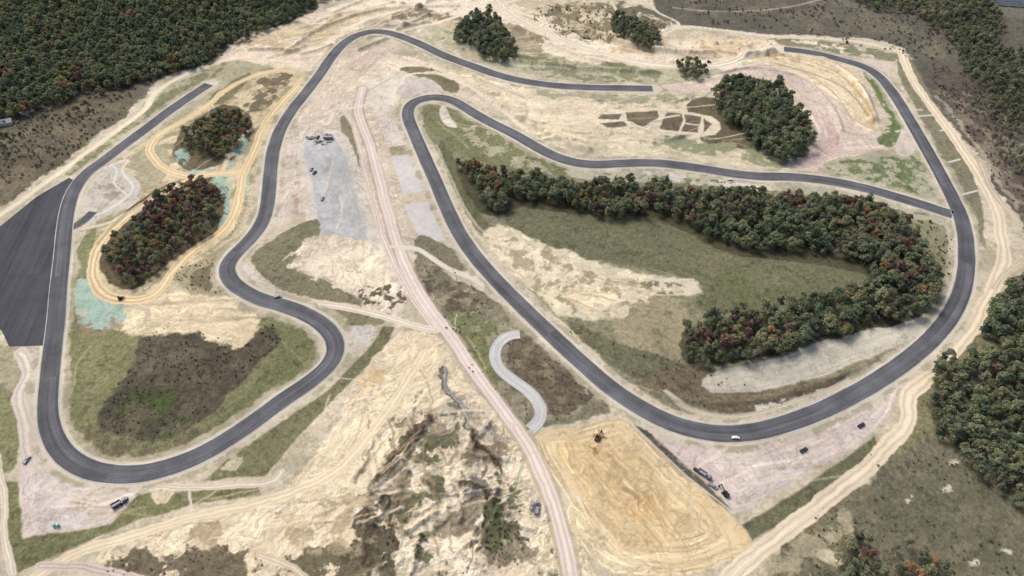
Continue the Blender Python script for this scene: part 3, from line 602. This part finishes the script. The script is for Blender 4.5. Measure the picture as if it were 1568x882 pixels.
def mktree(name,kind,H,R,nl,ls,mat,seed):
    r=np.random.default_rng(seed); vs=[];fs=[];mi=[]
    def tube(a,b,r0,r1,n=6):
        a=np.array(a,float);b=np.array(b,float);d=b-a;d/=np.linalg.norm(d)
        u=np.cross(d,[0,0,1.]) if abs(d[2])<.95 else np.cross(d,[1.,0,0]); u/=np.linalg.norm(u);w=np.cross(d,u)
        o=len(vs)
        for q,rr in((a,r0),(b,r1)):
            for i in range(n):
                t=2*math.pi*i/n; vs.append(tuple(q+(u*math.cos(t)+w*math.sin(t))*rr))
        for i in range(n): fs.append((o+i,o+(i+1)%n,o+n+(i+1)%n,o+n+i)); mi.append(1)
    tube((0,0,-.3),(0,0,H*.55),.28,.18); tube((0,0,H*.55),(r.normal()*.3,r.normal()*.3,H*.92),.18,.05)
    cl=[]
    if kind=='pine':
        for i in range(9):
            t=i/8; z=H*(.3+.68*t); rad=R*(1-t)**.8+.25
            for k in range(3 if t<.8 else 1):
                a=r.random()*6.28; cl.append((math.cos(a)*rad*.55,math.sin(a)*rad*.55,z,rad*.6,.35*rad*.6+.4))
    elif kind=='bush':
        for i in range(4): cl.append((r.normal()*R*.4,r.normal()*R*.4,H*.5,R*.6,H*.45))
    else:
        st=r.uniform(.75,1.0)
        for i in range(10):
            a=r.random()*6.28; rr=R*.72*math.sqrt(r.random()); z=H*(.48+.42*r.random())*(1-.14*rr/R)
            s=R*r.uniform(.28,.52); cl.append((math.cos(a)*rr,math.sin(a)*rr*st,z,s,s*.85))
        cl.append((r.normal()*.4,r.normal()*.4,H*.86,R*.42,R*.4))
    for c in cl[:9]:
        if kind!='bush': tube((0,0,c[2]-1.6 if kind!='pine' else c[2]),(c[0]+.01,c[1],c[2]),.09,.04,4)
    wts=np.array([c[3]**2 for c in cl]);wts/=wts.sum()
    ch=r.choice(len(cl),nl,p=wts)
    for k in ch:
        c=cl[k]; d=r.normal(size=3); d/=np.linalg.norm(d)
        if d[2]<-.3: d[2]*=-1
        q=np.array(c[:3])+d*np.array([c[3],c[3],c[4]])*r.uniform(.65,1.12)
        nrm=d+r.normal(size=3)*.6; nrm/=np.linalg.norm(nrm)
        u=np.cross(nrm,r.normal(size=3));u/=np.linalg.norm(u);w=np.cross(nrm,u)
        s=ls*r.uniform(.55,1.3); o=len(vs)
        for a,b2 in((-1,-.6),(.2,-1),(1,.3),(-.1,1)): vs.append(tuple(q+u*a*s+w*b2*s))
        fs.append((o,o+1,o+2,o+3)); mi.append(0)
    me=bpy.data.meshes.new(name); me.from_pydata(vs,[],fs); me.materials.append(mat); me.materials.append(bark)
    me.polygons.foreach_set("material_index",np.array(mi,np.int32)); me.update()
    ob=bpy.data.objects.new(name,me); protos.objects.link(ob)
sd=0
for s,(c1,c2) in SP.items():
    fb=FB if s in('oak','olive','pine') else 1.5
    mt=leafmat(s+"_foliage",[q*fb for q in c1],[q*fb for q in c2])
    for j in range(3 if s in('oak','olive') else 2):
        sd+=1
        if s=='pine': mktree(f"{s}_tree_{j}",'pine',13,2.8,560,.40,mt,sd)
        elif s=='bare': mktree(f"{s}_tree_{j}",'dec',8.5,2.8,210,.27,mt,sd)
        else: mktree(f"{s}_tree_{j}",'dec',11.5,3.6,600,.42,mt,sd)
        names.setdefault(s,[]).append(f"{s}_tree_{j}")
for s,(c1,c2) in {'shrubgreen':((.11,.122,.07),(.15,.15,.088)),'shrubbrown':((.16,.138,.108),(.22,.19,.15))}.items():
    mt=leafmat(s+"_foliage",c1,c2); mktree(s+"_bush_0",'bush',1.5,1.2,70,.22,mt,99+len(s)); names[s]=[s+"_bush_0"]
order=sorted(o.name for o in protos.objects); IDX={n:i for i,n in enumerate(order)}
def make_gn():
    ng=bpy.data.node_groups.new("scatter","GeometryNodeTree")
    ng.interface.new_socket("Geometry",in_out='INPUT',socket_type='NodeSocketGeometry')
    ng.interface.new_socket("Geometry",in_out='OUTPUT',socket_type='NodeSocketGeometry')
    N_=ng.nodes; gi=N_.new("NodeGroupInput");go=N_.new("NodeGroupOutput")
    ip=N_.new("GeometryNodeInstanceOnPoints"); ci=N_.new("GeometryNodeCollectionInfo")
    ci.inputs["Collection"].default_value=protos; ci.inputs["Separate Children"].default_value=True; ci.inputs["Reset Children"].default_value=True
    def na(n,t):
        x=N_.new("GeometryNodeInputNamedAttribute"); x.data_type=t; x.inputs["Name"].default_value=n; return x.outputs["Attribute"]
    l=ng.links.new
    l(gi.outputs[0],ip.inputs["Points"]); l(ci.outputs[0],ip.inputs["Instance"]); ip.inputs["Pick Instance"].default_value=True
    l(na("idx","INT"),ip.inputs["Instance Index"]); l(na("rot","FLOAT_VECTOR"),ip.inputs["Rotation"]); l(na("scl","FLOAT_VECTOR"),ip.inputs["Scale"])
    l(ip.outputs[0],go.inputs[0]); return ng
GN=make_gn()
def inpoly(x,y,p):
    ins=np.zeros(len(x),bool)
    for i in range(len(p)):
        ax,ay=p[i];bx,by=p[(i+1)%len(p)]
        if ay!=by: ins^=((ay>y)!=(by>y))&(x<(bx-ax)*(y-ay)/(by-ay)+ax)
    return ins
NTREE=0
def scatter(name,poly,spacing,mix,scl=(.75,1.2),zref=6,dens=1.0,patch=None):
    global NTREE
    p=catmull(PP(poly,zref),True,3)
    x0,y0=p.min(0);x1,y1=p.max(0)
    gx,gy=np.meshgrid(np.arange(x0,x1,spacing),np.arange(y0,y1,spacing)); gx=gx.ravel();gy=gy.ravel()
    gx=gx+rng.uniform(-.6,.6,len(gx))*spacing; gy=gy+rng.uniform(-.6,.6,len(gy))*spacing
    wx=(fbm(gx,gy,18,50)-.5)*16; wy=(fbm(gx,gy,18,51)-.5)*16
    k=inpoly(gx+wx,gy+wy,p)&(rng.random(len(gx))<dens)
    if patch: k&=fbm(gx,gy,patch[0],52)>patch[1]
    gx=gx[k];gy=gy[k]
    for t,cl in [(tr['a'][::3],TW/2+4),(tr['b'][::3],TW/2+4),(kart[::2],6)]:
        if len(gx)==0: return
        d=segd(gx,gy,t,False); k=d>cl; gx=gx[k];gy=gy[k]
    n=len(gx)
    if n==0: return
    kinds=list(mix); w=np.array([mix[q] for q in kinds],float); w/=w.sum()
    cn=np.clip((fbm(gx,gy,26,60,2)-.5)*1.8+.5,0,1); u=rng.random(n)*.6+cn*.4
    u=np.argsort(np.argsort(u))/n
    ci=np.searchsorted(np.cumsum(w),u).clip(0,len(kinds)-1)
    idx=np.array([IDX[random.choice(names[kinds[c]])] for c in ci],np.int32)
    s=rng.uniform(scl[0],scl[1],n)*(.8+.4*fbm(gx,gy,16,61,2)); big=rng.random(n)>.93; s=np.where(big,s*1.22,s)
    s3=np.stack([s*rng.uniform(.8,1.2,n),s*rng.uniform(.8,1.2,n),s*rng.uniform(.8,1.2,n)],1).astype(np.float32)
    rot=np.zeros((n,3),np.float32); rot[:,2]=rng.uniform(0,6.28,n); rot[:,:2]=rng.normal(0,.08,(n,2))
    me=bpy.data.meshes.new(name); me.vertices.add(n); me.vertices.foreach_set("co",np.stack([gx,gy,np.full(n,-.1)],1).astype(np.float32).ravel())
    a=me.attributes.new("idx","INT","POINT");a.data.foreach_set("value",idx)
    a=me.attributes.new("rot","FLOAT_VECTOR","POINT");a.data.foreach_set("vector",rot.ravel())
    a=me.attributes.new("scl","FLOAT_VECTOR","POINT");a.data.foreach_set("vector",s3.ravel())
    ob=bpy.data.objects.new(name,me); scene.collection.objects.link(ob)
    md=ob.modifiers.new("scatter","NODES"); md.node_group=GN; NTREE+=n
scatter("forest",[(-120,-45),(500,-45),(470,8),(420,35),(385,48),(340,68),(300,98),(240,108),(195,128),(150,128),(100,150),(50,160),(-120,200)],5.4,dict(pine=2,oak=6,olive=4,yellow=.8,orange=.2,red=.15),scl=(.7,1.2))
scatter("forest",[(90,95),(180,80),(300,70),(330,80),(250,112),(190,128),(120,130)],5,dict(oak=2,olive=4,yellow=2.4,orange=.5,red=.2),scl=(.6,1.0))
scatter("tree_line",[(-100,200),(0,175),(90,145),(160,130),(120,170),(60,215),(0,250),(-100,300)],7,dict(olive=3,oak=3,bare=2,orange=.5,red=.5),scl=(.4,.85),dens=.6,patch=(20,.48))
scatter("forest",[(1050,500),(1045,540),(1060,553),(1110,548),(1200,530),(1290,508),(1370,485),(1425,470),(1436,440),(1425,395),(1400,345),(1360,318),(1300,298),(1200,300),(1100,288),(1020,282),(960,276),(945,290),(985,315),(1060,338),(1110,370),(1200,378),(1290,392),(1345,412),(1310,430),(1260,445),(1200,464),(1120,470)],5.0,dict(oak=5,pine=2,olive=4,orange=.3,yellow=.3,bare=1.2,red=1.0),scl=(.7,1.2))
scatter("forest",[(1310,298),(1370,320),(1405,350),(1430,400),(1425,460),(1390,440),(1360,400),(1330,350),(1290,320)],6.5,dict(red=4,bare=3,olive=2,orange=.5),scl=(.6,1.05))
scatter("forest",[(700,250),(725,246),(770,262),(830,270),(870,280),(940,280),(990,320),(960,328),(900,326),(850,310),(800,298),(775,318),(750,320),(735,300),(715,275)],5.0,dict(oak=4,pine=1.5,olive=4,orange=.9,red=.8,yellow=.6))
scatter("tree_cluster",[(345,168),(382,185),(372,210),(335,235),(295,228),(283,212),(300,190)],4.8,dict(oak=2,olive=3,yellow=.8,orange=.7,red=.7,bare=1),scl=(.55,1.05))
scatter("tree_cluster",[(258,285),(312,272),(335,305),(318,345),(270,380),(220,422),(185,432),(165,400),(168,370),(210,330)],4.8,dict(red=3,orange=.9,olive=2.5,bare=1.8,oak=1.6,yellow=.5),scl=(.6,1.1))
scatter("tree_cluster",[(712,28),(745,16),(768,34),(778,60),(792,78),(770,90),(735,80),(703,62)],5,dict(oak=4,pine=2,olive=3),scl=(.8,1.25))
scatter("tree_cluster",[(936,28),(965,24),(1004,50),(998,72),(965,62),(938,50)],5,dict(oak=4,pine=1,olive=3),scl=(.75,1.1))
scatter("tree_cluster",[(1030,95),(1065,90),(1085,108),(1065,120),(1035,112)],5.0,dict(oak=4,olive=3),scl=(.5,.9),zref=3)
scatter("tree_cluster",[(1103,128),(1150,122),(1202,144),(1238,186),(1234,230),(1190,242),(1152,212),(1105,172)],4.8,dict(oak=5,pine=3,olive=3,red=.4,bare=.6),scl=(.85,1.35))
scatter("forest",[(1430,560),(1480,540),(1560,525),(1660,500),(1720,860),(1600,790),(1520,730),(1450,670),(1420,615)],4.9,dict(oak=5,pine=2,olive=4,red=.35,bare=1.2,orange=.1),scl=(.6,1.15))
scatter("forest",[(1520,450),(1568,420),(1680,410),(1680,530),(1540,530),(1515,490)],5,dict(oak=5,pine=2,olive=3,bare=1))
scatter("forest",[(1285,845),(1310,815),(1350,825),(1420,845),(1480,890),(1480,940),(1270,940)],4.8,dict(oak=2,olive=3,orange=.9,red=.6,bare=2.5,yellow=.5),scl=(.45,.9))
scatter("forest",[(1460,50),(1500,40),(1568,85),(1660,120),(1660,220),(1568,190),(1520,150),(1480,100)],5.6,dict(oak=4,olive=4,bare=2,pine=1),scl=(.6,1.))
scatter("forest",[(1290,-30),(1480,-30),(1530,20),(1530,55),(1460,60),(1400,15),(1330,8)],5.6,dict(oak=4,olive=4,bare=1),scl=(.6,1.))
scatter("forest",[(1480,140),(1540,165),(1640,230),(1640,300),(1568,270),(1520,210)],6.5,dict(oak=3,olive=3,bare=4),scl=(.5,.9),dens=.7)
for pl,spc,mx_,sc_,dn,pt in [
([(1430,120),(1480,110),(1640,250),(1640,420),(1568,340),(1500,240)],4.0,dict(shrubbrown=4,shrubgreen=1),(.5,1.5),.6,(18,.45)),
([(1050,-30),(1300,-30),(1460,60),(1480,120),(1400,90),(1180,45),(1050,30)],5.5,dict(shrubbrown=4,shrubgreen=1),(.6,1.8),.5,(24,.48)),
([(225,515),(290,508),(365,528),(410,498),(428,530),(355,600),(255,665),(190,665),(150,650),(195,565)],2.6,dict(shrubbrown=4,shrubgreen=1.5),(.25,.8),.6,(14,.42)),
([(1300,720),(1450,660),(1640,800),(1640,915),(1250,915)],3.4,dict(shrubbrown=3,shrubgreen=2),(.25,.9),.45,(16,.5)),
([(-80,190),(60,165),(200,130),(190,168),(60,275),(-60,330)],4.2,dict(shrubbrown=4,shrubgreen=2),(.5,1.6),.6,(20,.42)),
([(650,400),(760,460),(900,600),(880,640),(810,650),(680,500)],3.0,dict(shrubbrown=3,shrubgreen=2),(.25,.7),.4,(12,.5)),
([(545,790),(600,765),(612,800),(800,780),(830,860),(700,900),(560,890)],3.0,dict(shrubbrown=3,shrubgreen=2),(.3,1.0),.45,(12,.55)),
([(190,850),(300,838),(460,875),(440,915),(180,915)],2.8,dict(shrubbrown=3,shrubgreen=2),(.25,.8),.5,(12,.48)),
([(735,770),(768,765),(778,810),(765,850),(742,830)],2.6,dict(shrubgreen=3,shrubbrown=2),(.4,1.1),.8,None),
([(865,490),(960,530),(1090,560),(1250,600),(1100,632),(980,585)],3.4,dict(shrubbrown=3,shrubgreen=2),(.25,.8),.4,(12,.5)),
([(820,15),(930,8),(1020,45),(950,65),(850,55)],4,dict(shrubgreen=3,shrubbrown=3),(.5,1.6),.5,(14,.5)),
([(1395,338),(1440,345),(1455,400),(1440,430),(1425,365)],3.4,dict(shrubgreen=3,shrubbrown=2),(.4,1.2),.5,None),
([(270,415),(340,390),(340,440),(300,445)],3,dict(shrubbrown=3,shrubgreen=2),(.3,.8),.6,None)]:
    scatter("shrubs",pl,spc,mx_,scl=sc_,zref=0,dens=dn,patch=pt)
print("trees",NTREE,time.time()-T0)
# ---------------------------------------------------------------- vehicles
PM={}
def paint(n,c,r=.45):
    if n in PM: return PM[n]
    m,nt,b=newmat(n); g=nt.nodes.new("ShaderNodeTexCoord")
    f=mrange(nt,noise(nt,g.outputs["Object"],1.5,3),.3,.7,.85,1.1)
    q=nt.nodes.new("ShaderNodeRGB"); q.outputs[0].default_value=(*c,1)
    nt.links.new(vscale(nt,q.outputs[0],f),b.inputs["Base Color"]); b.inputs["Roughness"].default_value=r; b.inputs["Specular IOR Level"].default_value=.4
    PM[n]=m; return m
WHT=paint("white_paint",(.7,.7,.69)); BLK=paint("black_rubber",(.02,.02,.02),.8); GLS=paint("window_glass",(.03,.035,.04),.1)
YEL=paint("yellow_paint",(.55,.36,.06)); RED=paint("red_paint",(.35,.04,.03)); GRY=paint("grey_steel",(.25,.25,.26)); DBL=paint("dark_paint",(.03,.035,.05)); TEA=paint("teal_plastic",(.15,.5,.44)); ROOF=paint("roof_shingle",(.3,.29,.28)); SID=paint("siding",(.6,.58,.54)); PVB=paint("solar_glass",(.05,.07,.13),.2)
import bmesh
class B:
    def __init__(s): s.bm=bmesh.new(); s.mats=[]
    def mi(s,m):
        if m not in s.mats: s.mats.append(m)
        return s.mats.index(m)
    def box(s,c,d,m,top=(1,1),rot=0,sh=0,pitch=0,bev=.06):
        r=bmesh.ops.create_cube(s.bm,size=1); vv=r['verts']
        for v in vv:
            t=v.co.z>0
            v.co.x*=d[0]*(top[0] if t else 1); v.co.y*=d[1]*(top[1] if t else 1); v.co.z*=d[2]
            if t: v.co.x+=sh
        es=list({e for v in vv for e in v.link_edges})
        fs0={f for v in vv for f in v.link_faces}
        if bev:
            q=bmesh.ops.bevel(s.bm,geom=es,offset=bev,segments=1,affect='EDGES'); fs0={f for f in fs0 if f.is_valid}|set(q['faces'])
        vs={v for f in fs0 for v in f.verts}
        M=Matrix.Translation(c)@Matrix.Rotation(rot,4,'Z')@Matrix.Rotation(pitch,4,'Y')
        for v in vs: v.co=M@v.co
        for f in fs0: f.material_index=s.mi(m)
    def cyl(s,c,r,w,m,n=12,axis='Y'):
        q=bmesh.ops.create_cone(s.bm,cap_ends=True,segments=n,radius1=r,radius2=r,depth=w)
        R=Matrix.Rotation(math.pi/2,4,'X') if axis=='Y' else Matrix.Identity(4)
        fs={f for v in q['verts'] for f in v.link_faces}
        for v in q['verts']: v.co=Matrix.Translation(c)@R@v.co
        for f in fs: f.material_index=s.mi(m)
    def done(s,name,uv,ang,z=.02,sc=1):
        me=bpy.data.meshes.new(name); s.bm.normal_update(); s.bm.to_mesh(me); s.bm.free()
        for m in s.mats: me.materials.append(m)
        o=bpy.data.objects.new(name,me); x,y=P(*uv); o.rotation_euler=(0,0,math.radians(ang)); o.scale=(sc,)*3
        k=np.argmin((X-x)**2+(Y-y)**2); o.location=(x,y,max(z,z+float(Z[k])))
        scene.collection.objects.link(o)
def wheels(b,xs,hw_,r=.38):
    for x in xs:
        for s in(-1,1): b.cyl((x,s*hw_,r),r,.28,BLK)
def pickup(uv,ang,m=WHT,z=.02):
    b=B(); b.box((0,0,.75),(5.4,1.9,.55),m); b.box((.55,0,1.35),(2.2,1.75,.75),GLS,top=(.72,.85)); b.box((.5,0,1.76),(1.5,1.5,.08),m,bev=.02)
    b.box((-1.7,0,1.08),(1.7,1.5,.08),BLK,bev=.02)
    for s in(-1,1): b.box((-1.7,s*.88,1.16),(1.9,.1,.28),m,bev=.02)
    b.box((-2.62,0,1.16),(.1,1.7,.28),m,bev=.02); wheels(b,(1.7,-1.6),.85); b.done("pickup_truck",uv,ang,z)
def car(uv,ang,m=WHT,z=.02):
    b=B(); b.box((0,0,.65),(4.6,1.8,.6),m,bev=.12); b.box((-.2,0,1.2),(2.7,1.65,.55),GLS,top=(.68,.84)); b.box((-.2,0,1.5),(1.75,1.36,.07),m,bev=.02)
    wheels(b,(1.45,-1.4),.8,.34); b.done("car",uv,ang,z)
def dump(uv,ang,m=YEL):
    b=B(); b.box((0,0,1.0),(8,2.2,.4),GRY); b.box((3.0,0,2.0),(2.0,2.4,1.7),m,top=(.85,.92)); b.box((3.25,0,2.35),(1.7,2.1,.7),GLS,top=(.85,.95))
    b.box((4.3,0,1.5),(.9,1.8,.9),m); b.box((-1.3,0,1.5),(5.2,2.4,.3),m)
    for s in(-1,1): b.box((-1.3,s*1.2,2.1),(5.2,.12,1.2),m,bev=.02)
    b.box((1.25,0,2.3),(.12,2.4,1.6),m,bev=.02); b.box((-3.85,0,2.1),(.12,2.4,1.2),m,bev=.02); b.box((-1.3,0,1.75),(4.8,2.1,.2),paint("load_soil",(.3,.24,.17),.9))
    wheels(b,(3.3,-1.6,-2.9),1.1,.55); b.done("dump_truck",uv,ang)
def excav(uv,ang,m=YEL):
    b=B()
    for s in(-1,1): b.box((0,s*1.15,.5),(4.2,.6,.95),BLK,bev=.25)
    b.box((0,0,.7),(2.2,1.8,.5),GRY); b.box((-.6,0,1.7),(3.4,2.5,1.1),m); b.box((.5,.75,2.4),(1.5,1.0,1.5),GLS,top=(.85,.9)); b.box((.5,.75,3.2),(1.4,.9,.1),m,bev=.02)
    b.box((2.7,-.2,3.2),(4.4,.45,.6),m,pitch=-.6); b.box((4.9,-.2,3.0),(3.2,.35,.45),m,pitch=1.2); b.box((5.3,-.2,1.2),(1.1,1.2,.8),GRY,top=(.6,1)); b.done("excavator",uv,ang)
def dozer(uv,ang,m=YEL):
    b=B()
    for s in(-1,1): b.box((0,s*1.05,.55),(3.6,.55,1.0),BLK,bev=.25)
    b.box((.5,0,1.3),(2.4,1.3,1.0),m); b.box((-.7,0,2.1),(1.3,1.5,1.5),GLS,top=(.85,.85)); b.box((-.7,0,2.9),(1.5,1.6,.1),m,bev=.02); b.box((2.4,0,.7),(.25,3.4,1.2),m)
    for s in(-1,1): b.box((1.4,s*1.45,.6),(2.0,.15,.25),m,bev=.03)
    b.done("bulldozer",uv,ang)
def trailer(uv,ang,m=WHT):
    b=B(); b.box((0,0,1.9),(9,2.5,2.5),m); b.box((5,0,.7),(2,.3,.2),GRY,bev=.02); wheels(b,(-1.2,-.2),1.1,.42); b.done("cargo_trailer",uv,ang)
def toilet(uv,ang):
    b=B(); b.box((0,0,1.1),(1.2,1.2,2.1),TEA); b.box((0,0,2.25),(1.25,1.25,.25),WHT,top=(.7,.7)); b.box((.62,0,1.1),(.05,.8,1.8),WHT,bev=.01); b.done("portable_toilet",uv,ang)
car((1126,671),175,z=.12); pickup((1118,276),-8); pickup((426,455),10,GRY); dozer((185,458),30)
excav((1110,757),120,DBL); dump((1078,728),-40,DBL); pickup((1068,722),-40,DBL); pickup((1091,745),-40,GRY); pickup((1230,690),30,DBL)
dump((183,772),40,DBL); pickup((190,768),60,DBL)
toilet((84,806),0); toilet((90,806),0)
pickup((475,213),0,GRY); pickup((487,211),80,DBL); trailer((503,213),0,GRY); pickup((482,265),70,DBL); pickup((477,260),80,GRY); pickup((494,305),80,GRY)
dump((822,780),80,WHT); pickup((815,775),70,GRY); dozer((1085,96),0); excav((915,672),60,YEL)
pickup((42,705),80,GRY); pickup((1318,652),30,DBL)
def house(uv,ang,w=12,d=8):
    b=B(); b.box((0,0,1.6),(w,d,3.2),SID,bev=.03)
    bm=b.bm; q=[bm.verts.new(c) for c in ((-w/2-.5,-d/2-.5,3.2),(w/2+.5,-d/2-.5,3.2),(w/2+.5,d/2+.5,3.2),(-w/2-.5,d/2+.5,3.2),(-w/2-.5,0,5.6),(w/2+.5,0,5.6))]
    for f in((0,1,5,4),(2,3,4,5),(0,4,3),(1,2,5),(3,2,1,0)): bm.faces.new([q[i] for i in f]).material_index=b.mi(ROOF)
    b.box((0,-d/2-.03,1.1),(1,.1,2.1),RED,bev=.01)
    for x in(-4,-2.3,2.3,4): b.box((x,-d/2-.03,1.8),(1.1,.1,1.1),GLS,bev=.01)
    b.done("farm_house",uv,ang,0)
for uv,a in (((10,190),20),((40,172),50)): house(uv,a)
b=B()
for i in range(7):
    for j in range(5):
        b.box((j*13,i*8,2.0),(12,4,.12),PVB,bev=.01); b.box((j*13,i*8,1),(.2,.2,1.9),GRY,bev=.01)
b.done("solar_panel_array",(1500,6),-12,0)
# ---------------------------------------------------------------- camera, light, world
cam=bpy.data.cameras.new("camera"); co_=bpy.data.objects.new("camera",cam); scene.collection.objects.link(co_)
co_.location=(0,0,CAMH); co_.rotation_euler=(math.pi/2-PITCH,0,0); cam.sensor_width=36; cam.lens=36*F/1568; cam.clip_end=30000; cam.clip_start=1
scene.camera=co_
w=bpy.data.worlds.new("World"); scene.world=w; w.use_nodes=True; nt=w.node_tree
sky=nt.nodes.new("ShaderNodeTexSky"); sky.sky_type='NISHITA'; sky.sun_disc=False
EL=math.radians(52); AZ=math.radians(-40)
sky.sun_elevation=EL; sky.sun_rotation=AZ; sky.dust_density=5; sky.air_density=1.0; sky.ozone_density=.5
bg=nt.nodes["Background"]; nt.links.new(sky.outputs[0],bg.inputs[0]); bg.inputs[1].default_value=.15
sl=bpy.data.lights.new("sun","SUN"); sl.energy=2.3; sl.angle=math.radians(24); sl.color=(1,.975,.93)
so=bpy.data.objects.new("sun",sl); scene.collection.objects.link(so)
d=Vector((math.sin(AZ)*math.cos(EL),math.cos(AZ)*math.cos(EL),math.sin(EL)))
so.rotation_euler=d.to_track_quat('Z','Y').to_euler()
scene.view_settings.view_transform='Standard'; scene.view_settings.look='None'; scene.view_settings.exposure=0
print("done",time.time()-T0)
